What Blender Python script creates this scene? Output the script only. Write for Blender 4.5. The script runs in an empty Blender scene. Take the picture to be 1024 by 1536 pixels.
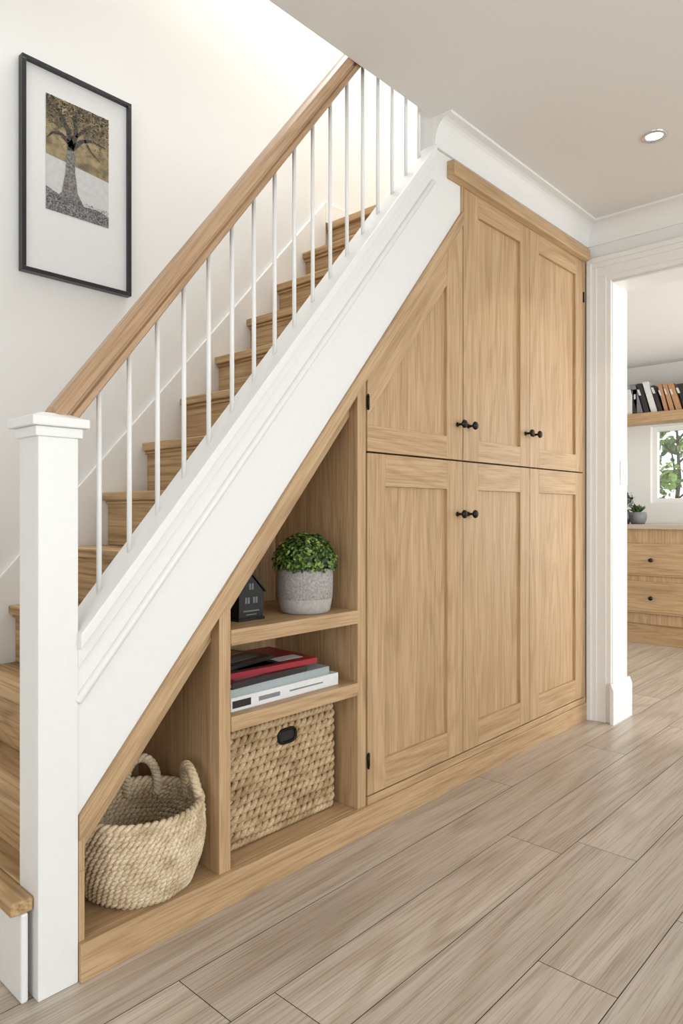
import bpy, math, random
from mathutils import Vector, Matrix
R = random.Random(7)
S = bpy.context.scene
S.view_settings.view_transform = 'Standard'

# ------------------------------------------------------------------ materials
MATS = {}
def newmat(name):
    m = bpy.data.materials.new(name); m.use_nodes = True
    MATS[name] = m
    nt = m.node_tree
    b = nt.nodes['Principled BSDF']
    return m, nt, b
def N(nt, t, **kw):
    n = nt.nodes.new(t)
    for k, v in kw.items():
        if k in n.inputs.keys(): n.inputs[k].default_value = v
        else: setattr(n, k, v)
    return n
def ramp(nt, stops):
    r = nt.nodes.new('ShaderNodeValToRGB')
    el = r.color_ramp.elements
    while len(el) < len(stops): el.new(0.5)
    for e, (p, c) in zip(el, stops):
        e.position = p; e.color = (c[0], c[1], c[2], 1)
    return r
def mixc(nt, mode, fac, a, b):
    n = nt.nodes.new('ShaderNodeMix'); n.data_type = 'RGBA'; n.blend_type = mode
    for sock, v in ((0, fac), (6, a), (7, b)):
        if isinstance(v, bpy.types.NodeSocket): nt.links.new(v, n.inputs[sock])
        else: n.inputs[sock].default_value = v if sock == 0 else (v[0], v[1], v[2], 1)
    return n.outputs[2]
def math_n(nt, op, a, b=None):
    n = nt.nodes.new('ShaderNodeMath'); n.operation = op
    for i, v in enumerate((a, b)):
        if v is None: continue
        if isinstance(v, bpy.types.NodeSocket): nt.links.new(v, n.inputs[i])
        else: n.inputs[i].default_value = v
    return n.outputs[0]

def plain(name, col, rough=0.5, metal=0.0, bump=0, bscale=60, var=0.04):
    m, nt, b = newmat(name)
    tc = N(nt, 'ShaderNodeTexCoord')
    no = N(nt, 'ShaderNodeTexNoise', Scale=bscale, Detail=4.0)
    nt.links.new(tc.outputs['Object'], no.inputs['Vector'])
    lo = tuple(c * (1 - var) for c in col); hi = tuple(min(1, c * (1 + var)) for c in col)
    r = ramp(nt, [(0.3, lo), (0.7, hi)])
    nt.links.new(no.outputs['Fac'], r.inputs['Fac'])
    nt.links.new(r.outputs['Color'], b.inputs['Base Color'])
    b.inputs['Roughness'].default_value = rough
    b.inputs['Metallic'].default_value = metal
    if bump:
        bp = N(nt, 'ShaderNodeBump', Strength=bump, Distance=0.002)
        nt.links.new(no.outputs['Fac'], bp.inputs['Height'])
        nt.links.new(bp.outputs['Normal'], b.inputs['Normal'])
    return m

def wood(name, light, mid, dark, axis='z', ang=0.0, rough=0.45, knots=0.0, ring=0.45, plank=0.0, pore=0.7,
         rfreq=110.0, rscale=4.5, rlow=(0.78, 0.73, 0.66), pos=(0.24, 0.5, 0.76), fine=240.0, streak=34.0):
    """grain runs along `axis`; ang rotates the XZ plane so that x follows a slope"""
    m, nt, b = newmat(name)
    L = nt.links.new
    tc = N(nt, 'ShaderNodeTexCoord')
    at = N(nt, 'ShaderNodeAttribute'); at.attribute_name = 'seed'
    sc = N(nt, 'ShaderNodeVectorMath', operation='SCALE'); sc.inputs[0].default_value = (17.3, 11.9, 23.1)
    L(at.outputs['Fac'], sc.inputs['Scale'])
    rot = N(nt, 'ShaderNodeMapping'); rot.inputs['Rotation'].default_value = (0, ang, 0)
    L(tc.outputs['Object'], rot.inputs['Vector'])
    add = N(nt, 'ShaderNodeVectorMath', operation='ADD')
    L(rot.outputs['Vector'], add.inputs[0]); L(sc.outputs[0], add.inputs[1])
    def mapped(across, along):
        mp = N(nt, 'ShaderNodeMapping')
        s = [across] * 3; s['xyz'.index(axis)] = along
        mp.inputs['Scale'].default_value = s
        L(add.outputs[0], mp.inputs['Vector']); return mp.outputs['Vector']
    n1 = N(nt, 'ShaderNodeTexNoise', Scale=1.0, Detail=1.5, Roughness=0.4, Distortion=0.2)
    L(mapped(rscale, rscale*0.10), n1.inputs['Vector'])
    rings = math_n(nt, 'SINE', math_n(nt, 'MULTIPLY', n1.outputs['Fac'], rfreq))
    rings = math_n(nt, 'ADD', math_n(nt, 'MULTIPLY', rings, 0.5), 0.5)
    n2 = N(nt, 'ShaderNodeTexNoise', Scale=1.0, Detail=3.0, Roughness=0.6)
    L(mapped(fine, fine*0.022), n2.inputs['Vector'])
    n3 = N(nt, 'ShaderNodeTexNoise', Scale=1.0, Detail=5.0, Roughness=0.65)
    L(mapped(streak, streak*0.045), n3.inputs['Vector'])
    base = ramp(nt, list(zip(pos, (dark, mid, light))))
    L(n3.outputs['Fac'], base.inputs['Fac'])
    rr = ramp(nt, [(0.0, rlow), (0.4, (1, 1, 1)), (1.0, (1, 1, 1))])
    L(rings, rr.inputs['Fac'])
    c = mixc(nt, 'MULTIPLY', ring, base.outputs['Color'], rr.outputs['Color'])
    pr = ramp(nt, [(0.36, (0.66, 0.60, 0.52)), (0.52, (1, 1, 1))])
    L(n2.outputs['Fac'], pr.inputs['Fac'])
    c = mixc(nt, 'MULTIPLY', pore, c, pr.outputs['Color'])
    if knots:
        vo = N(nt, 'ShaderNodeTexVoronoi', Scale=1.0)
        L(mapped(3.6, 1.8), vo.inputs['Vector'])
        nk = N(nt, 'ShaderNodeTexNoise', Scale=45.0, Detail=3.0)
        L(add.outputs[0], nk.inputs['Vector'])
        dd = math_n(nt, 'ADD', vo.outputs['Distance'], math_n(nt, 'MULTIPLY', nk.outputs['Fac'], 0.10))
        kr = ramp(nt, [(0.082, (0.20, 0.17, 0.15)), (0.115, (0.62, 0.58, 0.54)), (0.17, (1, 1, 1))])
        L(dd, kr.inputs['Fac'])
        c = mixc(nt, 'MULTIPLY', knots, c, kr.outputs['Color'])
    if plank:
        w = N(nt, 'ShaderNodeTexWhiteNoise'); w.noise_dimensions = '1D'
        L(at.outputs['Fac'], w.inputs['W'])
        pk = ramp(nt, [(0.0, (1 - plank, 1 - plank, 1 - plank * .95)), (1.0, (1, 1, 1))])
        L(w.outputs['Value'], pk.inputs['Fac'])
        c = mixc(nt, 'MULTIPLY', 1.0, c, pk.outputs['Color'])
    L(c, b.inputs['Base Color'])
    b.inputs['Roughness'].default_value = rough
    bp = N(nt, 'ShaderNodeBump', Strength=0.15, Distance=0.001)
    L(n2.outputs['Fac'], bp.inputs['Height']); L(bp.outputs['Normal'], b.inputs['Normal'])
    return m

OL, OM, OD = (0.61, 0.42, 0.245), (0.53, 0.35, 0.190), (0.43, 0.275, 0.14)
SL = 1.187
ANG = math.atan(SL)
wood('oak_v', OL, OM, OD, 'z')
wood('oak_h', OL, OM, OD, 'x')
wood('oak_d', OL, OM, OD, 'y')
wood('oak_slope', OL, OM, OD, 'x', ang=ANG)
TL, TM, TD = (0.62, 0.44, 0.24), (0.51, 0.335, 0.165), (0.35, 0.21, 0.095)
wood('tread_oak', TL, TM, TD, 'y', rough=0.55, ring=0.7, pore=1.0, fine=110)
wood('rail_oak', (0.57, 0.385, 0.24), (0.49, 0.315, 0.185), (0.38, 0.23, 0.125), 'x', ang=math.atan(1.29), rough=0.33, pore=0.6)
wood('floor_oak', (0.66, 0.58, 0.49), (0.575, 0.495, 0.41), (0.47, 0.395, 0.32), 'x', rough=0.32, knots=0.9, ring=0.5, plank=0.13, pore=0.7, rfreq=70.0, rscale=3.8, rlow=(0.70, 0.64, 0.58), fine=190, streak=26)
plain('floor_gap', (0.07, 0.055, 0.04), 0.8)
plain('wall_paint', (0.79, 0.78, 0.755), 0.85, bump=0.05, bscale=140, var=0.01)
plain('ceiling_paint', (0.77, 0.755, 0.73), 0.9, bump=0.04, bscale=120, var=0.01)
plain('gloss_white', (0.82, 0.81, 0.785), 0.32, var=0.01)
plain('black_metal', (0.02, 0.018, 0.016), 0.35, 0.8)
plain('black_frame', (0.012, 0.012, 0.013), 0.3)
plain('shadow_gap', (0.05, 0.035, 0.02), 0.9)
plain('mat_board', (0.71, 0.71, 0.70), 0.5, var=0.01)
plain('chrome', (0.7, 0.7, 0.7), 0.2, 1.0)
plain('concrete', (0.36, 0.33, 0.31), 0.9, bump=0.8, bscale=160, var=0.30)
plain('concrete_smooth', (0.42, 0.39, 0.36), 0.85, bump=0.3, bscale=90, var=0.14)
plain('soil', (0.03, 0.02, 0.012), 0.95, var=0.3)
plain('leaf_a', (0.12, 0.20, 0.035), 0.5, var=0.3, bscale=40)
plain('leaf_b', (0.25, 0.34, 0.07), 0.5, var=0.3, bscale=40)
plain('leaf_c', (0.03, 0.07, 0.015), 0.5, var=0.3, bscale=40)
plain('lantern_black', (0.010, 0.010, 0.012), 0.28, var=0.3)
plain('lantern_pale', (0.16, 0.16, 0.16), 0.5)
plain('paper', (0.72, 0.70, 0.65), 0.8, bscale=300, var=0.12)
plain('book_white', (0.75, 0.75, 0.74), 0.4)
plain('book_black', (0.025, 0.020, 0.020), 0.3)
plain('book_teal', (0.36, 0.41, 0.41), 0.4)
plain('book_red', (0.32, 0.02, 0.03), 0.35)
plain('book_tan', (0.50, 0.27, 0.14), 0.5)
plain('book_grey', (0.22, 0.22, 0.23), 0.5)
plain('sill_white', (0.82, 0.82, 0.81), 0.4)
plain('bark', (0.12, 0.09, 0.06), 0.9, var=0.3)
plain('lawn', (0.12, 0.22, 0.05), 0.9, var=0.3, bscale=3)
plain('counter', (0.50, 0.42, 0.33), 0.35)
plain('art_gold', (0.24, 0.18, 0.09), 0.6, bscale=35, var=0.55)
plain('art_dark', (0.035, 0.028, 0.022), 0.6, bscale=90, var=0.9)
plain('art_sky', (0.52, 0.52, 0.51), 0.6, var=0.08)
plain('art_trunk', (0.16, 0.15, 0.14), 0.6, bscale=120, var=0.7)
plain('art_ground', (0.17, 0.17, 0.17), 0.6, bscale=160, var=0.95)

def seagrass(name, a, bcol, dark):
    m, nt, b = newmat(name)
    tc = N(nt, 'ShaderNodeTexCoord')
    n1 = N(nt, 'ShaderNodeTexNoise', Scale=22.0, Detail=3.0)
    n2 = N(nt, 'ShaderNodeTexNoise', Scale=260.0, Detail=2.0)
    nt.links.new(tc.outputs['Object'], n1.inputs['Vector']); nt.links.new(tc.outputs['Object'], n2.inputs['Vector'])
    r1 = ramp(nt, [(0.3, dark), (0.5, bcol), (0.68, a)])
    nt.links.new(n1.outputs['Fac'], r1.inputs['Fac'])
    r2 = ramp(nt, [(0.3, (0.6, 0.55, 0.5)), (0.6, (1, 1, 1))])
    nt.links.new(n2.outputs['Fac'], r2.inputs['Fac'])
    c = mixc(nt, 'MULTIPLY', 0.8, r1.outputs['Color'], r2.outputs['Color'])
    nt.links.new(c, b.inputs['Base Color']); b.inputs['Roughness'].default_value = 0.8
    bp = N(nt, 'ShaderNodeBump', Strength=0.5, Distance=0.002)
    nt.links.new(n2.outputs['Fac'], bp.inputs['Height']); nt.links.new(bp.outputs['Normal'], b.inputs['Normal'])
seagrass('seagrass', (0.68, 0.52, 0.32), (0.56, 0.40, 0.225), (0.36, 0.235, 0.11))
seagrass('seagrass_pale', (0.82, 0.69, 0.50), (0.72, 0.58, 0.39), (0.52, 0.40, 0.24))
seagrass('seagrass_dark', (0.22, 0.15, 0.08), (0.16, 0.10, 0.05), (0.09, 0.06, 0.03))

m, nt, b = newmat('lamp_glow')
b.inputs['Emission Color'].default_value = (1, 0.9, 0.75, 1); b.inputs['Emission Strength'].default_value = 8
m, nt, b = newmat('glass')
tr = N(nt, 'ShaderNodeBsdfTransparent'); gl = N(nt, 'ShaderNodeBsdfGlossy', Roughness=0.02)
mx = N(nt, 'ShaderNodeMixShader'); mx.inputs[0].default_value = 0.06
nt.links.new(tr.outputs[0], mx.inputs[1]); nt.links.new(gl.outputs[0], mx.inputs[2])
nt.links.new(mx.outputs[0], nt.nodes['Material Output'].inputs['Surface'])

# ------------------------------------------------------------------ mesh builder
def empty(name):
    e = bpy.data.objects.new(name, None); e.empty_display_size = 0.1
    S.collection.objects.link(e); return e

class MB:
    def __init__(s): s.v = []; s.f = []; s.m = []; s.sd = []; s.sm = []; s.names = []
    def mi(s, n):
        if n not in s.names: s.names.append(n)
        return s.names.index(n)
    def add(s, vs, fs, m, smooth=False, seed=None):
        o = len(s.v); s.v += [tuple(p) for p in vs]; k = s.mi(m)
        sd = R.random() * 10 if seed is None else seed
        for f in fs:
            s.f.append([i + o for i in f]); s.m.append(k); s.sd.append(sd); s.sm.append(smooth)
    def box(s, x0, x1, y0, y1, z0, z1, m, seed=None):
        vs = [(x, y, z) for x in (x0, x1) for y in (y0, y1) for z in (z0, z1)]
        s.add(vs, [(0,1,3,2),(4,6,7,5),(0,4,5,1),(2,3,7,6),(0,2,6,4),(1,5,7,3)], m, seed=seed)
    def prism(s, poly, a0, a1, m, axis='y', seed=None):
        n = len(poly)
        if axis == 'y': P = lambda p, a: (p[0], a, p[1])
        elif axis == 'x': P = lambda p, a: (a, p[0], p[1])
        else: P = lambda p, a: (p[0], p[1], a)
        vs = [P(p, a0) for p in poly] + [P(p, a1) for p in poly]
        fs = [tuple(range(n)), tuple(range(2*n-1, n-1, -1))] + [(i, (i+1) % n, n+(i+1) % n, n+i) for i in range(n)]
        s.add(vs, fs, m, seed=seed)
    def tube(s, pts, r, m, closed=False, n=6, ref=(0, 0, 1), rr=None, seed=None):
        pts = [Vector(p) for p in pts]; K = len(pts); ref = Vector(ref); vs = []
        for i, p in enumerate(pts):
            a = pts[(i-1) % K] if (closed or i > 0) else p
            c = pts[(i+1) % K] if (closed or i < K-1) else p
            t = (c-a).normalized(); u = t.cross(ref)
            if u.length < 1e-4: u = t.cross(Vector((1, 0.3, 0.1)))
            u.normalize(); w = u.cross(t)
            q = rr[i] if rr else r
            for j in range(n):
                g = 2*math.pi*j/n
                vs.append(p + u*math.cos(g)*q + w*math.sin(g)*q)
        fs = []
        for i in range(K if closed else K-1):
            i2 = (i+1) % K
            for j in range(n):
                j2 = (j+1) % n
                fs.append((i*n+j, i*n+j2, i2*n+j2, i2*n+j))
        if not closed:
            fs.append(tuple(range(n))); fs.append(tuple(range((K-1)*n, K*n)))
        s.add(vs, fs, m, smooth=True, seed=seed)
    def lathe(s, c, prof, m, n=32, axis='z', smooth=True):
        vs = []
        for (r, h) in prof:
            for j in range(n):
                g = 2*math.pi*j/n; a, b2 = r*math.cos(g), r*math.sin(g)
                if axis == 'z': vs.append((c[0]+a, c[1]+b2, c[2]+h))
                elif axis == 'y': vs.append((c[0]+a, c[1]+h, c[2]+b2))
                else: vs.append((c[0]+h, c[1]+a, c[2]+b2))
        fs = []
        for i in range(len(prof)-1):
            for j in range(n):
                j2 = (j+1) % n
                fs.append((i*n+j, i*n+j2, (i+1)*n+j2, (i+1)*n+j))
        s.add(vs, fs, m, smooth=smooth)
    def rope(s, pts, off, r, pitch, m, closed=False, nstr=2, ref=(0, 0, 1), phase=0.0, n=6):
        pts = [Vector(p) for p in pts]; K = len(pts); ref = Vector(ref)
        L = [0]
        for i in range(1, K): L.append(L[-1] + (pts[i]-pts[i-1]).length)
        tot = L[-1] + ((pts[0]-pts[-1]).length if closed else 0)
        tw = max(1, round(tot/pitch))
        for k in range(nstr):
            q = []
            for i, p in enumerate(pts):
                a = pts[(i-1) % K] if (closed or i > 0) else p
                c = pts[(i+1) % K] if (closed or i < K-1) else p
                t = (c-a).normalized(); u = t.cross(ref).normalized(); w = u.cross(t)
                g = 2*math.pi*(tw*L[i]/tot + k/nstr) + phase
                q.append(p + u*math.cos(g)*off + w*math.sin(g)*off)
            s.tube(q, r, m, closed=closed, n=n, ref=ref)
    def build(s, name, parent=None, bevel=0.0, recalc=True):
        me = bpy.data.meshes.new(name); me.from_pydata(s.v, [], s.f)
        for n_ in s.names: me.materials.append(MATS[n_])
        me.polygons.foreach_set('material_index', s.m)
        me.polygons.foreach_set('use_smooth', s.sm)
        at = me.attributes.new('seed', 'FLOAT', 'FACE'); at.data.foreach_set('value', s.sd)
        me.update()
        if recalc:
            import bmesh
            bm = bmesh.new(); bm.from_mesh(me); bmesh.ops.recalc_face_normals(bm, faces=bm.faces); bm.to_mesh(me); bm.free()
        o = bpy.data.objects.new(name, me); S.collection.objects.link(o)
        if parent: o.parent = parent
        if bevel:
            b = o.modifiers.new('bevel', 'BEVEL'); b.width = bevel; b.segments = 2; b.limit_method = 'ANGLE'; b.angle_limit = math.radians(40)
        return o

# ------------------------------------------------------------------ key dimensions
F = 1.49                 # cupboard face plane
W = 2.35                 # stair wall plane
CEIL = 2.5
zs = lambda x: 0.368 + SL*(x-0.745)       # underside of white string
zl = lambda x: 0.313 + SL*(x-0.745)       # underside of oak trim
zt = lambda x: 0.775 + 1.185*(x-0.743)    # top of string

# ------------------------------------------------------------------ floor (planks)
fl = MB()
fl.add([(-2, -2.4, -0.004), (6.5, -2.4, -0.004), (6.5, 2.6, -0.004), (-2, 2.6, -0.004)], [(0, 1, 2, 3)], 'floor_gap')
PW = 0.186
seams = {0: [-0.9, 1.02, 2.03, 3.6, 5.2], -1: [0.35, 2.14, 3.9, 5.5], -2: [-0.5, 1.51, 3.2, 5.0], -3: [0.1, 1.9, 3.7, 5.6], 1: [-0.9, 0.9, 3.05, 4.4], 2: [0.3, 2.4, 4.1, 5.3]}
y0 = 0.954
for k in range(-19, 9):
    a = y0 + k*PW; bb = a + PW
    if a > 2.6: continue
    bb = min(bb, 2.6); a = max(a, -2.4)
    if bb <= a: continue
    cuts = seams.get(k)
    if not cuts:
        cuts = []; x = -2 + R.random()*1.6
        while x < 6.5: cuts.append(x); x += 1.5 + R.random()*0.7
    cuts = [-2] + cuts + [6.5]
    for p, q in zip(cuts[:-1], cuts[1:]):
        g = 0.0010
        fl.add([(p+g, a+g, 0), (q-g, a+g, 0), (q-g, bb-g, 0), (p+g, bb-g, 0)], [(0, 1, 2, 3)], 'floor_oak')
fl.build('floor')

# ------------------------------------------------------------------ room shell
def shell(name, boxes, mat='wall_paint'):
    b_ = MB()
    for q in boxes: b_.box(*q, mat)
    return b_.build(name)
shell('wall_left', [(-2.0, 3.8, W, W+0.12, 0, 5.0)])
w = MB()
w.box(2.11, 2.30, F, F+0.07, 2.395, 5.0, 'wall_paint')
w.box(2.30, 3.46, F, F+0.07, 2.31, 5.0, 'wall_paint')
w.build('wall_stair')
shell('wall_landing', [(-0.0, 2.11, F-0.09, F, 2.78, 5.0), (3.65, 3.8, F-0.09, W, 2.5, 5.0), (-0.12, 0.0, F-0.09, W, 2.78, 5.0)])  # first box is an added unseen wall that stops light leaking in
shell('wall_right', [(3.46, 3.65, 1.37, F+0.07, 0, CEIL), (3.46, 3.65, 0.5, 1.37, 2.2, CEIL), (3.46, 3.65, -2.4, 0.5, 0, CEIL)])
shell('wall_front', [(-2.0, -0.6, -2.5, -2.4, 0, CEIL), (2.9, 3.65, -2.5, -2.4, 0, CEIL), (-0.6, 2.9, -2.5, -2.4, 0, 0.4), (-0.6, 2.9, -2.5, -2.4, 2.25, CEIL)])
shell('wall_back', [(-2.1, -2.0, -2.5, -1.5, 0, CEIL), (-2.1, -2.0, 1.0, W, 0, CEIL), (-2.1, -2.0, -1.5, 1.0, 2.2, CEIL)])
shell('ceiling', [(-2.1, 3.65, -2.5, F, CEIL, 2.78), (-2.1, 0.0, F, W, CEIL, 2.78)], 'ceiling_paint')
shell('ceiling_upper', [(-0.12, 1.3, F-0.09, W+.12, 5.0, 5.1), (3.5, 3.8, F-0.09, W+.12, 5.0, 5.1), (1.3, 3.5, F-0.09, F, 5.0, 5.1)], 'ceiling_paint')
# far room
shell('wall_kitchen_left', [(3.65, 6.5, 2.6, 2.72, 0, 2.4)])
shell('wall_kitchen_right', [(3.65, 4.0, -0.92, -0.8, 0, 2.4), (6.0, 6.5, -0.92, -0.8, 0, 2.4), (4.0, 6.0, -0.92, -0.8, 2.1, 2.4), (4.0, 6.0, -0.92, -0.8, 0, 0.3)])
shell('wall_kitchen_back', [(6.35, 6.5, -0.92, 1.2, 0, 2.4), (6.35, 6.5, 2.16, 2.72, 0, 2.4), (6.35, 6.5, 1.2, 2.16, 0, 1.13), (6.35, 6.5, 1.2, 2.16, 1.80, 2.4)])
shell('wall_kitchen_front', [(3.60, 3.65, F+0.07, 2.72, 0, 2.4)])
shell('ceiling_kitchen', [(3.65, 6.5, -0.92, 2.72, 2.34, 2.45)], 'ceiling_paint')

# windows
def window_frame(name, ax, pos, a0, a1, z0, z1, d=0.06, mull=1):
    b_ = MB(); t = 0.040
    def bx(p0, p1, q0, q1):
        if ax == 'x': b_.box(pos, pos+d, p0, p1, q0, q1, 'gloss_white')
        else: b_.box(p0, p1, pos, pos+d, q0, q1, 'gloss_white')
    bx(a0, a1, z0, z0+t); bx(a0, a1, z1-t, z1); bx(a0, a0+t, z0+t, z1-t); bx(a1-t, a1, z0+t, z1-t)
    for i in range(mull):
        c = a0 + (a1-a0)*(i+1)/(mull+1); bx(c-t/2, c+t/2, z0+t, z1-t)
    if ax == 'x': b_.box(pos+.025, pos+.03, a0+t, a1-t, z0+t, z1-t, 'glass')
    return b_.build(name)
window_frame('window_1', 'x', 6.40, 1.2, 2.16, 1.13, 1.80)
window_frame('window_2', 'y', -2.48, -0.6, 2.9, 0.4, 2.25, mull=3)
window_frame('window_3', 'x', -2.09, -1.5, 1.0, 0.0, 2.2, mull=1)
window_frame('added_window', 'y', -0.9, 4.0, 6.0, 0.3, 2.1, mull=1)  # invented unseen window, put in to let light into the kitchen

# coving (concave)
def cove(n=8, w_=0.080, h=0.105):
    pts = [(0, 0), (0, -h), (-0.008, -h), (-0.010, -h+0.012)]
    for i in range(n+1):
        g = math.pi/2*i/n
        pts.append((-w_+0.012 + (w_-0.022)*math.cos(g), -h+0.012 + (h-0.024)*math.sin(g)))
    pts += [(-w_, -0.010), (-w_, 0)]
    return pts
c = MB()
c.prism([(F+p[0], CEIL+p[1]) for p in cove()], 2.11, 3.46, 'gloss_white', axis='x')
c.build('trim_1')
c = MB()
pr = cove()
c.prism([(3.46+p[0], CEIL+p[1]) for p in pr], -2.4, F, 'gloss_white', axis='y')
c.build('trim_2')

# doorway casing
d = MB()
for i, (ya, yb, xa) in enumerate(((1.362, 1.4735, 3.446), (1.385, 1.4745, 3.440), (1.43, 1.476, 3.433), (1.455, 1.479, 3.424))):
    za = 2.205 + (ya-1.362); zb = 2.205+(yb-1.362)
    d.box(xa, 3.4600+i*.0001, ya, yb, 0, za, 'gloss_white')
    d.box(xa, 3.4600+i*.0001, 0.4405-i*.0005, yb, za, zb, 'gloss_white')
d.box(3.4605, 3.65, 1.358, 1.3699, 0, 2.1995, 'gloss_white')
d.box(3.4605, 3.65, 0.5001, 1.358, 2.19, 2.1995, 'gloss_white')
d.box(3.446, 3.4599, 0.39, 0.50, 0, 2.20, 'gloss_white')
d.build('trim_3', bevel=0.0025)
bb = MB()
bb.box(3.418, 3.665, 1.338, 1.3575, 0, 0.17, 'gloss_white')
bb.prism([(1.338, 0.17), (1.3575, 0.17), (1.3575, 0.20), (1.350, 0.20), (1.344, 0.185)], 3.418, 3.665, 'gloss_white', axis='x')
bb.build('baseboard_door', bevel=0.002)
bb = MB(); bb.box(3.44, 3.46, -2.4, 0.39, 0, 0.19, 'gloss_white'); bb.build('baseboard_right', bevel=0.004)
bb = MB(); bb.box(-2.0, 0.44, W-0.02, W, 0, 0.19, 'gloss_white'); bb.build('baseboard_left', bevel=0.004)

# ------------------------------------------------------------------ staircase
st = empty('staircase')
xs = {0: 0.605, 1: 0.69, 2: 0.79, 3: 0.93, 4: 1.095, 5: 1.258}
zz = {0: 0.222, 1: 0.385, 2: 0.56, 3: 0.747}
def nx(k): return xs[k] if k in xs else 1.42 + 0.168*(k-6)
def nz(k): return zz[k] if k in zz else 1.31 + 0.1895*(k-6)
sb = MB()
TOP = 12
for k in range(0, TOP):
    x, z = nx(k), nz(k)
    zprev = nz(k-1) if k else 0
    ya = 1.505 if k == 0 else F+0.072
    if k == 0:
        sb.box(x, 0.654, ya, W-0.016, z-0.03, z, 'tread_oak')
        sb.box(0.654, nx(1)+0.04, 1.586, W-0.016, z-0.03, z, 'tread_oak')
        sb.box(x+0.022, x+0.038, ya, W-0.016, 0, z-0.03, 'gloss_white')
    else:
        yy = 1.587 if k <= 1 else ya
        sb.box(x, nx(k+1)+0.035, yy, W-0.016, z-0.030, z, 'tread_oak')
        sb.box(x+0.022, x+0.0345, yy, W-0.016, zprev, z-0.030, 'tread_oak')
        sb.box(x+0.012, x+0.022, yy, W-0.016, z-0.042, z-0.030, 'tread_oak')
x, z = nx(TOP), nz(TOP)
sb.box(x, 3.648, F+0.072, W-0.001, z-0.032, z, 'tread_oak')
sb.box(x+0.022, x+0.035, F+0.072, W-0.016, nz(TOP-1), z-0.032, 'tread_oak')
sb.build('treads_and_risers', st, bevel=0.006)

ws = MB()
zn = lambda x: 1.31 + 1.128*(x-1.42)
ws.prism([(0.44, 0.0), (0.75, 0.0), (2.42, zn(2.42)-0.35), (2.42, zn(2.42)+0.11), (0.44, zn(0.44)+0.11)], W-0.015, W, 'gloss_white')
ws.box(2.42, 3.648, W-0.015, W, nz(TOP), zn(2.42)+0.11, 'gloss_white')
ws.build('wall_string', st, bevel=0.003)

sg = MB()
xa, xb = 0.743, 2.11
sg.prism([(xa, zs(xa)), (2.2995, zs(2.2995)), (2.2995, 2.3945), (xb, 2.3945), (xa, zt(xa))], F, F+0.07, 'gloss_white')
sg.prism([(xa, zt(xa)-0.032), (xb, zt(xb)-0.032), (xb, zt(xb)+0.004), (xa, zt(xa)+0.004)], F-0.022, F+0.078, 'gloss_white')
sg.prism([(xa, zt(xa)-0.075), (xb, zt(xb)-0.075), (xb, zt(xb)-0.032), (xa, zt(xa)-0.032)], F-0.008, F, 'gloss_white')
sg.tube([(xa, F-0.001, zt(xa)-0.150), (xb, F-0.001, zt(xb)-0.130)], 0.010, 'gloss_white', n=12)
sg.build('outer_string', st, bevel=0.003)

sp = MB()
for k in range(0, 17):
    x = 0.815 + 0.0785*k
    if x > 2.09: break
    zb = 1.332 + 1.29*(x-0.812)
    sp.tube([(x, F+0.035, zt(x)-0.005), (x, F+0.035, zb+0.02)], 0.0062, 'gloss_white', n=12)
sp.build('spindles', st)

# handrail: profiled section swept along the slope
hr = MB()
a = math.atan(1.29)
prof = [(-0.020, 0), (0.020, 0), (0.027, 0.004), (0.028, 0.016), (0.020, 0.020), (0.020, 0.025), (0.032, 0.029), (0.035, 0.041), (0.027, 0.053), (0.012, 0.059),
        (-0.012, 0.059), (-0.027, 0.053), (-0.035, 0.041), (-0.032, 0.029), (-0.020, 0.025), (-0.020, 0.020), (-0.028, 0.016), (-0.027, 0.004)]
x0r, x1r = 0.70, 2.9
vs = []
for X in (x0r, x1r):
    zb = 1.332 + 1.29*(X-0.812)
    for (py, h) in prof:
        if X == x0r: vs.append((X, F+0.04+py, zb + h/math.cos(a)))
        else: vs.append((X - h*math.sin(a), F+0.04+py, zb + h*math.cos(a)))
n = len(prof)
hr.add(vs, [tuple(range(n)), tuple(range(2*n-1, n-1, -1))] + [(i, (i+1) % n, n+(i+1) % n, n+i) for i in range(n)], 'rail_oak')
hr.build('handrail', st, bevel=0.0012)

nw = MB()
nw.box(0.655, 0.745, F-0.004, F+0.092, 0, 1.235, 'gloss_white')
cx, cy = 0.70, F+0.044
def sq(h, z0, z1): nw.box(cx-h, cx+h, cy-h-.002, cy+h+.002, z0, z1, 'gloss_white')
sq(0.053, 1.213, 1.2352); sq(0.064, 1.2352, 1.256)
h = 0.057; 
vs = [(cx-h, cy-h, 1.256), (cx+h, cy-h, 1.256), (cx+h, cy+h, 1.256), (cx-h, cy+h, 1.256), (cx-.03, cy-.03, 1.268), (cx+.03, cy-.03, 1.268), (cx+.03, cy+.03, 1.268), (cx-.03, cy+.03, 1.268)]
nw.add(vs, [(0, 1, 2, 3), (4, 5, 6, 7), (0, 1, 5, 4), (1, 2, 6, 5), (2, 3, 7, 6), (3, 0, 4, 7)], 'gloss_white')
nw.build('newel_post', st, bevel=0.0025)

# ------------------------------------------------------------------ under-stair cupboard
cu = empty('under_stair_cupboard')
cb = MB()
# plinth + base
cb.box(0.746, 3.43, F-0.014, F+0.01, 0, 0.088, 'oak_h')
cb.box(0.746, 1.731, F+0.01, 1.885, 0, 0.088, 'oak_h')
cb.box(1.734, 3.43, F-0.008, F+0.03, 0.088, 0.116, 'oak_h')
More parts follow.
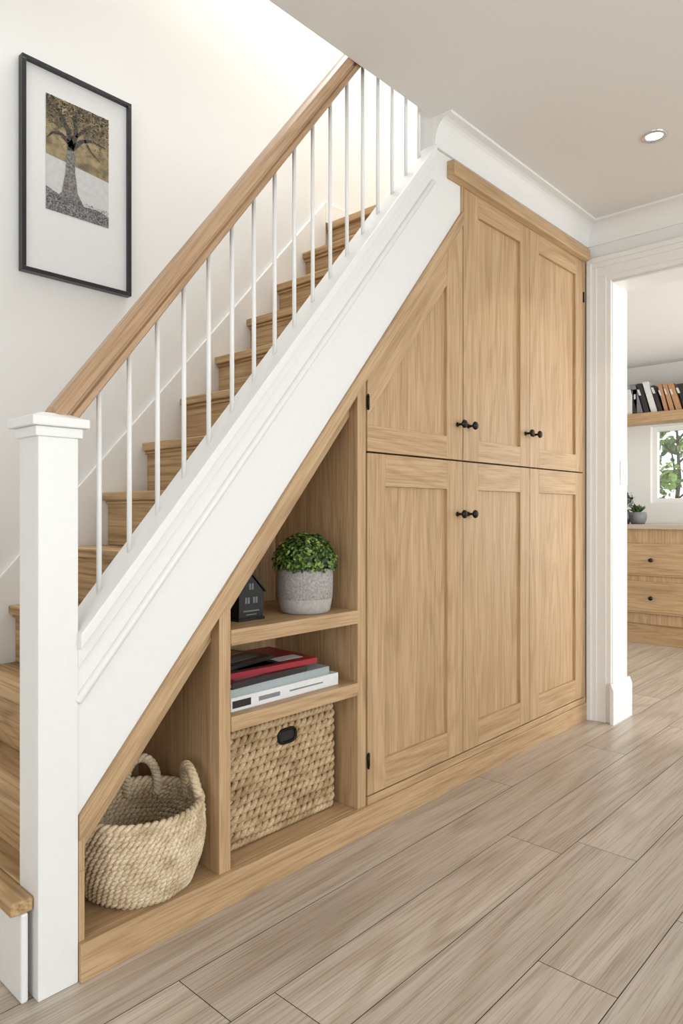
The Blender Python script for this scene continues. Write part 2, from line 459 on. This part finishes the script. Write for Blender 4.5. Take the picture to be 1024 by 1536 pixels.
# diagonal trim and sloping soffit
cb.prism([(0.746, zl(0.746)), (2.302, zl(2.302)), (2.302, zs(2.302)), (0.746, zs(0.746))], F-0.010, F+0.035, 'oak_slope')
o = 0.075
cb.prism([(0.746, zl(0.746)-o), (1.731, zl(1.731)-o), (1.731, zl(1.731)-o+.02), (0.746, zl(0.746)-o+.02)], F+0.05, 1.885, 'oak_slope')
cb.prism([(0.746, zl(0.746)-o), (1.731, zl(1.731)-o), (1.731, zl(1.731)+.02), (0.746, zl(0.746)+.02)], F+0.0352, F+0.0499, 'oak_slope')
# left end panel, divider, right panel
cb.box(0.746, 0.760, F-0.004, 1.885, 0.088, 0.245, 'oak_v')
cb.box(0.746, 0.760, F-0.004, F+0.035, 0.245, 0.32, 'oak_v')
cb.prism([(1.136, 0.088), (1.174, 0.088), (1.174, zl(1.174)), (1.136, zl(1.136))], F-0.002, F+0.034, 'oak_v', seed=3.3)
cb.prism([(1.136, 0.088), (1.174, 0.088), (1.174, zl(1.174)-o), (1.136, zl(1.136)-o)], F+0.034, 1.885, 'oak_v', seed=3.3)
cb.prism([(1.690, 0.088), (1.731, 0.088), (1.731, zl(1.731)), (1.690, zl(1.690))], F-0.002, F+0.034, 'oak_v', seed=5.1)
cb.prism([(1.690, 0.088), (1.731, 0.088), (1.731, zl(1.731)-o), (1.690, zl(1.690)-o)], F+0.034, 1.885, 'oak_v', seed=5.1)
cb.prism([(0.746, 0.0), (1.731, 0.0), (1.731, zl(1.731)-o), (0.746, zl(.746)-o)], 1.885, 1.90, 'oak_v')
# shelves
cb.box(1.174, 1.690, F-0.006, 1.885, 0.690, 0.733, 'oak_h')
cb.box(1.174, 1.690, F-0.006, 1.885, 0.458, 0.499, 'oak_h')
# dark carcass front + cornice + end stile
cb.prism([(1.731, 0.116), (3.43, 0.116), (3.43, 2.31), (2.302, 2.31), (2.302, zl(2.302)), (1.731, zl(1.731))], F+0.018, F+0.034, 'shadow_gap')
cb.prism([(2.292, 2.205), (2.304, 2.215), (2.304, 2.31), (2.292, 2.31)], F-0.006, F+0.03, 'oak_v')
cb.box(3.402, 3.43, F-0.006, F+0.03, 0.116, 2.31, 'oak_v')
cb.prism([(F, 2.308), (F-0.030, 2.316), (F-0.034, 2.322), (F-0.034, 2.366), (F-0.028, 2.372), (F, 2.372)], 2.20, 3.422, 'oak_h', axis='x')
cb.build('carcass', cu, bevel=0.0018)

yf = F-0.006
def door(name, x0, x1, z0, z1, l, r, t, bt):
    b_ = MB(); g = 0.0018; x0 += g; x1 -= g; z0 += g; z1 -= g
    b_.box(x0, x0+l, yf, yf+0.022, z0, z1, 'oak_v'); b_.box(x1-r, x1, yf, yf+0.022, z0, z1, 'oak_v')
    b_.box(x0+l, x1-r, yf, yf+0.022, z1-t, z1, 'oak_h'); b_.box(x0+l, x1-r, yf, yf+0.022, z0, z0+bt, 'oak_h')
    b_.box(x0+l-.004, x1-r+.004, yf+0.013, yf+0.021, z0+bt-.004, z1-t+.004, 'oak_v')
    return b_.build(name, cu, bevel=0.0014)
door('lower_door_1', 1.733, 2.302, 0.118, 1.246, 0.092, 0.105, 0.108, 0.10)
door('lower_door_2', 2.302, 2.840, 0.118, 1.246, 0.108, 0.082, 0.108, 0.10)
door('lower_door_3', 2.840, 3.400, 0.118, 1.246, 0.087, 0.085, 0.108, 0.10)
door('upper_door_2', 2.304, 2.840, 1.248, 2.309, 0.108, 0.082, 0.082, 0.084)
door('upper_door_3', 2.840, 3.400, 1.248, 2.309, 0.087, 0.085, 0.082, 0.084)
t_ = MB(); A, B = 1.735, 2.300; I = 2.192; zz0 = 1.250; e = 0.003
t_.prism([(I, zz0), (B, zz0), (B, zl(B)-e), (I, zl(I)-e)], yf, yf+.022, 'oak_v')
t_.prism([(A, zl(A)-.128), (I, zl(I)-.128), (I, zl(I)-e), (A, zl(A)-e)], yf, yf+.022, 'oak_slope')
t_.box(A, I, yf, yf+.022, zz0, zz0+.086, 'oak_h')
t_.prism([(A, zz0+.086), (A+.03, zz0+.086), (A+.03, zl(A+.03)-.128), (A, zl(A)-.128)], yf, yf+.022, 'oak_v')
t_.prism([(A+.02, zz0+.07), (I+.01, zz0+.07), (I+.01, zl(I)-.11), (A+.02, zl(A)-.11)], yf+.013, yf+.021, 'oak_v')
t_.build('upper_door_1', cu, bevel=0.0014)

kb = MB()
def knob(x, z):
    kb.lathe((x, yf, z), [(0, -0.0), (0.009, 0.0), (0.009, -0.003), (0.005, -0.005), (0.0045, -0.024), (0.008, -0.027), (0.0150, -0.029), (0.0165, -0.033), (0.014, -0.038), (0, -0.039)], 'black_metal', n=24, axis='y')
for x in (2.262, 2.338): knob(x, 1.385); knob(x, 1.042)
for x in (2.80, 2.872): knob(x, 1.395)
kb.build('knobs', cu)
hg = MB()
for (x, z) in ((1.734, 1.41), (1.736, 0.235), (3.400, 2.13)):
    hg.tube([(x, yf-0.003, z-0.026), (x, yf-0.003, z+0.026)], 0.0035, 'black_metal', n=10)
    hg.box(x-0.004, x+0.009, yf-0.0015, yf+0.001, z-0.022, z+0.022, 'black_metal')
hg.build('hinges', cu)

# ------------------------------------------------------------------ round basket
bk = empty('wicker_basket')
bm_ = MB(); bc = Vector((0.970, 1.609, 0.088)); H = 0.205
def br(z):   # radius profile
    t = z/H
    return 0.122 + 0.040*math.sin(min(1, t/0.7)*math.pi/2) - 0.006*max(0, t-0.7)/0.3
rows = 16
for i in range(rows):
    z = 0.009 + (H-0.012)*i/(rows-1); r = br(z) if i else 0.116
    K = 280
    pts = [(bc.x + r*math.cos(2*math.pi*j/K), bc.y + r*math.sin(2*math.pi*j/K), bc.z + z + 0.0014*math.sin(9*2*math.pi*j/K+i)) for j in range(K)]
    bm_.rope(pts, 0.0050, 0.0055, 0.030, 'seagrass_pale', closed=True, phase=i*math.pi/2)
# thick rim
K = 240; r = br(H)+0.001
bm_.rope([(bc.x + r*math.cos(2*math.pi*j/K), bc.y + r*math.sin(2*math.pi*j/K), bc.z + H + 0.005) for j in range(K)], 0.0055, 0.0066, 0.038, 'seagrass_pale', closed=True)
# inner skin, coloured dark to stand for the shade inside the basket
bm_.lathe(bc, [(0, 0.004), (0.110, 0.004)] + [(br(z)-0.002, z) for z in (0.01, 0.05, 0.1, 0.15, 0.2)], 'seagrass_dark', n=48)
bm_.build('woven_body', bk, recalc=False)
hb = MB()
for g0, hwid in ((math.radians(-16), 0.054), (math.radians(56), 0.042)):
    rr_ = br(H) - 0.010
    c0 = Vector((bc.x + rr_*math.cos(g0), bc.y + rr_*math.sin(g0), bc.z + H - 0.008))
    tang = Vector((-math.sin(g0), math.cos(g0), 0)); out = Vector((math.cos(g0), math.sin(g0), 0))
    pts = []
    for j in range(70):
        q = math.pi*(1.2*j/69 - 0.10)
        pts.append(c0 + tang*hwid*math.cos(q)*(1+.1*math.sin(q)) + Vector((0, 0, 1))*(0.084*math.sin(q)) - out*0.016*math.sin(q))
    hb.rope(pts, 0.0062, 0.0070, 0.038, 'seagrass_pale', nstr=3, ref=out, n=8)
hb.build('handles', bk, recalc=False)

# ------------------------------------------------------------------ box basket
bx = empty('storage_basket'); b_ = MB()
X0, X1, Y0, Y1, Z0, Z1 = 1.205, 1.668, 1.553, 1.85, 0.090, 0.430
def rrect(x0, x1, y0, y1, rad, step=0.005):
    out = []
    def seg(a, b2):
        L_ = (Vector(b2)-Vector(a)).length; k = max(1, int(L_/step))
        for i in range(k): out.append(tuple(Vector(a).lerp(Vector(b2), i/k)))
    def arc(cx_, cy_, g0):
        for i in range(8):
            g = g0 + math.pi/2*i/8; out.append((cx_+rad*math.cos(g), cy_+rad*math.sin(g)))
    seg((x0+rad, y0), (x1-rad, y0)); arc(x1-rad, y0+rad, -math.pi/2)
    seg((x1, y0+rad), (x1, y1-rad)); arc(x1-rad, y1-rad, 0)
    seg((x1-rad, y1), (x0+rad, y1)); arc(x0+rad, y1-rad, math.pi/2)
    seg((x0, y1-rad), (x0, y0+rad)); arc(x0+rad, y0+rad, math.pi)
    return out
path = rrect(X0+.014, X1-.014, Y0+.014, Y1-.014, 0.02)
rows = 14
for i in range(rows):
    z = Z0 + 0.013 + (Z1-Z0-0.026)*i/(rows-1)
    if i in (0, rows-1):
        b_.rope([(p[0], p[1], z) for p in path], 0.0055, 0.0072, 0.035, 'seagrass', closed=True, phase=i*1.0)
    else:
        b_.rope([(p[0], p[1], z+0.0022*math.sin(p[0]*40+i)) for p in path], 0.0080, 0.0084, 0.052, 'seagrass', closed=True, phase=i*1.7 + R.random()*.6)
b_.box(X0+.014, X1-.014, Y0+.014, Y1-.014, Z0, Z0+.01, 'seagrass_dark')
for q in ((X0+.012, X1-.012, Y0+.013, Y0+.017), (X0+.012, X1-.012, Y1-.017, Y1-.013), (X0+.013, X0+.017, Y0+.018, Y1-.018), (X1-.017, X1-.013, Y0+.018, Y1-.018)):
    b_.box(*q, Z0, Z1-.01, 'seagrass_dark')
b_.build('woven_box', bx, recalc=False)
b_ = MB()
hc = (1.438, 0.374)
ov = []
for j in range(40):
    g = 2*math.pi*j/40; ce, se = math.cos(g), math.sin(g)
    ov.append((hc[0] + 0.034*math.copysign(abs(ce)**.6, ce), Y0-0.003, hc[1] + 0.020*math.copysign(abs(se)**.6, se)))
b_.tube(ov, 0.005, 'black_metal', closed=True, n=8, ref=(0, 1, 0))
b_.prism([(p[0], p[2]) for p in ov], Y0-0.003, Y0+0.003, 'black_frame')  # black plate stands in for the shaded inside of the grip hole
b_.build('handle_grip', bx)

# ------------------------------------------------------------------ books on shelf
bs = empty('book_stack')
def book(name, x0, x1, y0, y1, z0, z1, cover, rot=0, extra=()):
    q = MB(); c = 0.0025 if z1-z0 > .012 else .001
    q.box(x0, x1, y0, y1, z0, z0+c, cover); q.box(x0, x1, y0, y1, z1-c, z1, cover)
    q.box(x0, x1, y0, y0+c, z0+c, z1-c, cover)
    q.box(x0+.004, x1-.004, y0+c, y1-.004, z0+c, z1-c, 'paper')
    for (u0, u1, v0, v1, mm) in extra:
        q.box(x0+(x1-x0)*u0, x0+(x1-x0)*u1, y0+(y1-y0)*v0, y0+(y1-y0)*v1, z1, z1+.0006, mm)
    ob = q.build(name, bs, bevel=0.0006)
    if rot:
        cx_, cy_ = (x0+x1)/2, (y0+y1)/2
        Mx = Matrix.Translation((cx_, cy_, 0)) @ Matrix.Rotation(rot, 4, 'Z') @ Matrix.Translation((-cx_, -cy_, 0))
        ob.data.transform(Mx)
    return ob
book('book_1', 1.20, 1.632, 1.520, 1.80, 0.4992, 0.537, 'book_white', 0.0)
book('book_2', 1.195, 1.60, 1.528, 1.79, 0.537, 0.560, 'book_teal', 0.02)
book('book_3', 1.20, 1.50, 1.528, 1.75, 0.560, 0.577, 'book_black', 0.05, [(.1, .6, .1, .5, 'book_grey')])
book('book_4', 1.225, 1.560, 1.545, 1.79, 0.5778, 0.595, 'book_red', -0.06, [(.62, .92, .15, .35, 'book_white'), (.05, .62, .05, .95, 'book_black'), (.15, .55, .1, .3, 'book_grey')])
book('book_5', 1.21, 1.43, 1.60, 1.82, 0.5958, 0.606, 'book_black', 0.18, [(.2, .8, .15, .35, 'book_grey'), (.1, .5, .5, .9, 'book_red'), (.55, .9, .5, .9, 'book_tan')])
q = MB()
q.box(1.30, 1.38, 1.5185, 1.5200, 0.512, 0.524, 'book_grey'); q.box(1.205, 1.27, 1.5185, 1.5200, 0.508, 0.528, 'book_black')
q.box(1.42, 1.56, 1.5185, 1.5200, 0.516, 0.520, 'book_grey')
q.build('cover_print', bs)

# ------------------------------------------------------------------ potted boxwood
def leaves(mb, c, rx, rz, count, size, mats, zmin=-0.15, jitter=0.15):
    c = Vector(c)
    for i in range(count):
        while True:
            dv = Vector((R.gauss(0, 1), R.gauss(0, 1), R.gauss(0, 1))).normalized()
            if dv.z > zmin: break
        k = 1 - jitter*R.random() + (0.06*R.random())
        p = c + Vector((dv.x*rx*k, dv.y*rx*k, dv.z*rz*k))
        nrm = (dv + Vector((R.uniform(-.7, .7), R.uniform(-.7, .7), R.uniform(-.3, .9)))).normalized()
        u = nrm.cross(Vector((R.uniform(-1, 1), R.uniform(-1, 1), R.uniform(-1, 1)))).normalized(); v = nrm.cross(u)
        s_ = size*R.uniform(.7, 1.25)
        a_ = p - u*s_; b2 = p + u*s_
        vs = [a_, p - u*s_*.35 + v*s_*.55 + nrm*s_*.15, p + u*s_*.5 + v*s_*.5 + nrm*s_*.12, b2, p + u*s_*.5 - v*s_*.5 + nrm*s_*.12, p - u*s_*.35 - v*s_*.55 + nrm*s_*.15]
        mb.add(vs, [(0, 1, 2, 3), (0, 3, 4, 5)], mats[int(R.random()*len(mats))], seed=0)
pp = empty('potted_boxwood'); q = MB(); pc = (1.548, 1.585, 0.7332)
q.lathe(pc, [(0, 0), (0.070, 0), (0.078, 0.006), (0.083, 0.03), (0.085, 0.046)], 'concrete_smooth', n=48)
q.lathe(pc, [(0.085, 0.046), (0.087, 0.048), (0.088, 0.09), (0.088, 0.138), (0.084, 0.141), (0.079, 0.138), (0.077, 0.12)], 'concrete', n=48)
q.lathe(pc, [(0, 0.122), (0.078, 0.122)], 'soil', n=24)
q.build('pot', pp)
q = MB()
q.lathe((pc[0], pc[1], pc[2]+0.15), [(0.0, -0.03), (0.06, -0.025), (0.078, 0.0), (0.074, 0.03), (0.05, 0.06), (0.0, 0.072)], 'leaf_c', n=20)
leaves(q, (pc[0], pc[1], pc[2]+0.160), 0.100, 0.090, 1900, 0.0072, ['leaf_a', 'leaf_b', 'leaf_a', 'leaf_c', 'leaf_c'], zmin=-0.3, jitter=0.25)
q.build('foliage', pp, recalc=False)

# ------------------------------------------------------------------ black house lantern
hl = empty('house_lantern'); q = MB()
lx, ly, lz = 1.318, 1.62, 0.7332; hw, hd = 0.045, 0.045
q.box(lx-hw-.004, lx+hw+.004, ly-hd-.004, ly+hd+.004, lz, lz+0.008, 'lantern_black')
q.prism([(lx-hw, lz+.008), (lx+hw, lz+.008), (lx+hw, lz+.085), (lx, lz+.132), (lx-hw, lz+.085)], ly-hd, ly+hd, 'lantern_black')
for s_ in (-1, 1):
    q.prism([(lx, lz+.134), (lx+s_*(hw+.008), lz+.080), (lx+s_*(hw+.008), lz+.087), (lx, lz+.142)], ly-hd-.006, ly+hd+.006, 'lantern_black')
q.box(lx+.012, lx+.026, ly-.02, ly-.006, lz+.11, lz+.155, 'lantern_black')
for (ax_, az_) in ((-.024, .05), (.006, .05), (-.009, .09)):
    for k in range(2):
        q.box(lx+ax_+k*.010, lx+ax_+k*.010+.007, ly-hd-.0015, ly-hd, lz+az_, lz+az_+.018, 'lantern_pale')
q.box(lx-.03, lx+.03, ly-hd-.0012, ly-hd, lz+.026, lz+.030, 'lantern_pale')
q.box(lx-.02, lx+.02, ly-hd-.0012, ly-hd, lz+.016, lz+.019, 'lantern_pale')
q.build('house_body', hl, bevel=0.0012)

# ------------------------------------------------------------------ picture
pf = empty('framed_picture'); q = MB()
px0, px1, pz0, pz1 = 0.970, 1.369, 1.848, 2.560; t = 0.014
ya, yb = W-0.030, W-0.002
q.box(px0, px1, ya, yb, pz1-t, pz1, 'black_frame'); q.box(px0, px1, ya, yb, pz0, pz0+t, 'black_frame')
q.box(px0, px0+t, ya, yb, pz0+t, pz1-t, 'black_frame'); q.box(px1-t, px1, ya, yb, pz0+t, pz1-t, 'black_frame')
q.build('frame', pf, bevel=0.001)
q = MB(); q.box(px0+t, px1-t, W-.016, W-.004, pz0+t, pz1-t, 'mat_board'); q.build('mat', pf)
q = MB(); y = W-0.0163
ax0, ax1, az0, az1 = 1.054, 1.284, 2.078, 2.470
def fpoly(pts, m, lay=0):
    q.add([(p[0], y-0.0003*lay, p[1]) for p in pts], [tuple(range(len(pts)))], m, seed=0)
aw, ah = ax1-ax0, az1-az0
P = lambda u, v: (ax0+u*aw, az0+v*ah)
fpoly([P(0, 0), P(1, 0), P(1, 1), P(0, 1)], 'art_sky', 1)
fpoly([P(0, .48), P(1, .42), P(1, 1), P(0, 1)], 'art_gold', 2)
fpoly([P(0, 0), P(1, 0), P(1, .10), P(.8, .13), P(.6, .12), P(.45, .17), P(.2, .16), P(0, .20)], 'art_ground', 3)
fpoly([P(.14, .12), P(.24, .19), P(.30, .38), P(.32, .62), P(.46, .62), P(.45, .40), P(.49, .22), P(.60, .11)], 'art_trunk', 4)
def branch(pts, w0, w1):
    n_ = len(pts)
    for i in range(n_-1):
        a_ = Vector(P(*pts[i])); b2 = Vector(P(*pts[i+1])); dv = (b2-a_).normalized(); pn = Vector((-dv.y, dv.x))
        wa = w0+(w1-w0)*i/(n_-1); wb = w0+(w1-w0)*(i+1)/(n_-1)
        fpoly([a_+pn*wa, a_-pn*wa, b2-pn*wb, b2+pn*wb], 'art_dark', 5)
branch([(.38, .58), (.36, .72), (.28, .82), (.15, .93)], .012, .003)
branch([(.38, .60), (.46, .74), (.44, .88), (.52, .98)], .011, .002)
branch([(.40, .60), (.55, .70), (.72, .74), (.95, .72)], .009, .002)
branch([(.36, .64), (.22, .70), (.10, .68), (.02, .62)], .008, .002)
branch([(.46, .72), (.62, .82), (.80, .90)], .006, .002)
branch([(.60, .72), (.70, .64), (.85, .58)], .004, .001)
for i in range(2600):
    u_, v_ = R.random(), .60 + .40*R.random()**0.6
    if v_ < .76 and R.random() < .7: continue
    s_ = R.uniform(.005, .014)
    g = R.random()*6
    fpoly([P(min(1, max(0, u_+s_*math.cos(g+k*2.1))), min(1, v_+s_*.55*math.sin(g+k*2.1))) for k in range(3)], 'art_dark' if R.random() < .7 else 'art_gold', 6)
for i in range(500):
    u_, v_ = R.random(), R.random()*.15; s_ = R.uniform(.004, .011); g = R.random()*6
    fpoly([P(min(1, max(0, u_+s_*math.cos(g+k*2.1))), max(0, v_+s_*.6*math.sin(g+k*2.1))) for k in range(3)], 'art_dark', 6)
q.build('print', pf, recalc=False)

# ------------------------------------------------------------------ downlight
dl = MB(); dc = (2.79, 0.935, CEIL)
dl.lathe(dc, [(0.030, -0.001), (0.034, -0.006), (0.044, -0.006), (0.047, -0.001), (0.047, 0.0)], 'chrome', n=40)
dl.lathe(dc, [(0, -0.002), (0.031, -0.002)], 'lamp_glow', n=32)
dl.build('ceiling_downlight')

# light switch on jamb
q = MB(); q.box(3.55, 3.63, 1.350, 1.358, 1.19, 1.31, 'sill_white'); q.box(3.57, 3.585, 1.346, 1.350, 1.235, 1.265, 'sill_white'); q.box(3.595, 3.61, 1.346, 1.350, 1.235, 1.265, 'sill_white')
q.build('light_switch', bevel=0.001)

# ------------------------------------------------------------------ kitchen drawers, shelf, books, plants
kc = empty('drawer_cabinet'); q = MB(); X = 5.70
q.box(X+.03, 6.33, 0.6, 2.45, 0.0, 0.16, 'oak_d')
q.box(X+.012, 6.33, 0.6, 2.45, 0.16, 0.915, 'oak_v')
q.box(X-.02, 6.34, 0.58, 2.47, 0.915, 0.950, 'counter')
for (ya, yb) in ((1.08, 1.60), (1.62, 2.14), (2.16, 2.44), (.62, 1.06)):
    for (za, zb) in ((.545, .80), (.245, .50)):
        q.box(X-.004, X+.012, ya, yb, za, zb, 'oak_d')
        q.box(X-.008, X-.004, ya+.015, yb-.015, za+.015, zb-.015, 'oak_d')
q.build('cabinet_body', kc, bevel=0.003)
q = MB()
for yk in (1.93, 1.34):
    for zk in (.67, .37): q.lathe((X-.008, yk, zk), [(0, 0), (.008, 0), (.008, -.012), (.017, -.018), (.017, -.026), (0, -.03)], 'black_metal', n=16, axis='x')
q.build('drawer_knobs', kc)

sh = empty('wall_bookshelf'); q = MB()
q.box(6.10, 6.348, 0.9, 2.50, 1.815, 1.895, 'oak_d'); q.build('shelf_board', sh, bevel=.003)
q = MB(); yy = 2.44; cols = ['book_black', 'book_black', 'book_grey', 'book_black', 'book_white', 'book_black', 'book_grey', 'book_black', 'book_white', 'book_black', 'book_tan', 'book_tan', 'book_tan', 'book_black']
i = 0
while yy > 1.0:
    th = R.uniform(.028, .05); hh = R.uniform(.21, .27); lean = 0.0 if i < 6 else R.uniform(.05, .08)
    c_ = cols[i] if i < len(cols) else R.choice(['book_tan', 'book_tan', 'book_black', 'book_white', 'book_grey'])
    q.prism([(yy-th, 1.895), (yy, 1.895), (yy+lean, 1.895+hh), (yy-th+lean, 1.895+hh)], 6.13, 6.31, c_, axis='x')
    q.prism([(yy-th*.7, 1.895+hh*.6), (yy-th*.3, 1.895+hh*.6), (yy-th*.3+lean*.25, 1.895+hh*.8), (yy-th*.7+lean*.25, 1.895+hh*.8)], 6.128, 6.13, 'paper', axis='x')
    yy -= th + (.004 if i < 6 else .014); i += 1
q.build('books', sh)

ps = empty('potted_succulent'); q = MB(); sc_ = (5.93, 2.12, 0.9502)
q.lathe(sc_, [(0, 0), (.050, 0), (.068, .03), (.072, .07), (.066, .10), (.060, .10), (.058, .085), (0, .085)], 'book_grey', n=28)
q.build('pot', ps)
q = MB()
for i in range(46):
    g = R.random()*6.28; el = R.uniform(.2, 1.4); L_ = R.uniform(.05, .09)
    dv = Vector((math.cos(g)*math.cos(el), math.sin(g)*math.cos(el), math.sin(el)))
    c0 = Vector(sc_)+Vector((0, 0, .09))
    q.tube([c0+dv*.01, c0+dv*L_*.5+Vector((0, 0, .005)), c0+dv*L_], .01, R.choice(['leaf_c', 'leaf_a', 'leaf_c']), n=6, rr=[.006, .011, .002])
q.build('rosette_leaves', ps)
pv = empty('flower_vase'); q = MB(); vc = (5.82, 2.175, 0.9502)
q.lathe(vc, [(0, 0), (.026, 0), (.034, .05), (.026, .10), (.022, .12), (0, .11)], 'book_black', n=24); q.build('vase', pv)
q = MB(); leaves(q, (5.82, 2.175, 1.15), .065, .075, 160, .014, ['leaf_c', 'book_black', 'book_grey'], zmin=-.8, jitter=.6)
for i in range(8): q.tube([(5.82, 2.175, 1.06), (5.82+R.uniform(-.04, .04), 2.175+R.uniform(-.04, .04), 1.17)], .0025, 'leaf_c')
q.build('flower_heads', pv, recalc=False)

# garden outside the kitchen window
q = MB(); q.add([(6.6, -6, -.3), (30, -6, -.3), (30, 18, -.3), (6.6, 18, -.3)], [(0, 1, 2, 3)], 'lawn'); q.build('garden_lawn')
tr_ = empty('garden_tree'); q = MB()
q.tube([(9.6, 3.0, -.3), (9.6, 2.98, .8), (9.65, 2.92, 1.5), (9.6, 2.95, 2.4)], .05, 'bark', n=10, rr=[.05, .035, .025, .015])
for i in range(9):
    g = i*2.4; q.tube([(9.6, 2.95, .9+i*.15), (9.6+.3*math.cos(g), 2.95+.3*math.sin(g), 1.15+i*.15), (9.6+.6*math.cos(g), 2.95+.6*math.sin(g), 1.25+i*.16)], .02, 'bark', n=6, rr=[.015, .01, .005])
q.build('trunk', tr_)
q = MB()
for i in range(14):
    g = i*2.4; leaves(q, (9.6+.45*math.cos(g), 2.95+.45*math.sin(g), 1.0+i*.12), .30, .2, 100, .05, ['leaf_a', 'leaf_b', 'leaf_b'], zmin=-1, jitter=.8)
q.build('leaf_canopy', tr_, recalc=False)
hg_ = MB()
for i in range(24):
    leaves(hg_, (12.0, -1+i*.4, 0.5), .45, .75, 130, .07, ['leaf_a', 'leaf_b', 'leaf_c'], zmin=-1, jitter=.4)
hg_.build('garden_hedge', recalc=False)

# ------------------------------------------------------------------ light
def area(name, loc, rot, sx, sy, e, col=(1, 1, 1)):
    l = bpy.data.lights.new(name, 'AREA'); l.shape = 'RECTANGLE'; l.size = sx; l.size_y = sy; l.energy = e; l.color = col
    o_ = bpy.data.objects.new(name, l); o_.location = loc; o_.rotation_euler = rot; S.collection.objects.link(o_); return o_
area('daylight_window_front', (1.15, -2.55, 1.35), (math.radians(90), 0, 0), 3.4, 1.8, 66, (0.94, 0.98, 1.0))
area('daylight_glazed_door', (-2.15, -0.25, 1.15), (math.radians(90), 0, math.radians(-90)), 2.4, 2.1, 21, (1.0, 0.97, 0.92))
area('daylight_skylight', (2.5, 1.92, 5.05), (0, 0, 0), 1.9, 0.8, 72, (1.0, 0.995, 0.985))
area('added_kitchen_light', (5.0, -0.98, 1.2), (math.radians(90), 0, 0), 1.9, 1.7, 72, (1.0, 0.99, 0.97))  # added lamp outside the invented side window, brightens the kitchen
l = bpy.data.lights.new('downlight_bulb', 'SPOT'); l.energy = 6; l.spot_size = math.radians(100); l.color = (1, .85, .65); l.shadow_soft_size = .03
o_ = bpy.data.objects.new('downlight_bulb', l); o_.location = (2.79, .935, 2.485); S.collection.objects.link(o_)

wd = bpy.data.worlds.new('sky'); S.world = wd; wd.use_nodes = True
nt = wd.node_tree; bg = nt.nodes['Background']
bg.inputs['Color'].default_value = (0.85, 0.93, 1.0, 1); bg.inputs['Strength'].default_value = 1.8

# ------------------------------------------------------------------ camera
cam = bpy.data.cameras.new('camera'); co = bpy.data.objects.new('camera', cam); S.collection.objects.link(co)
co.location = (0, 0, 1.05); co.rotation_euler = (math.radians(90), 0, math.radians(42.7-90))
cam.sensor_fit = 'VERTICAL'; cam.sensor_height = 36; cam.lens = 1045/1536*36; cam.clip_start = 0.05
S.camera = co
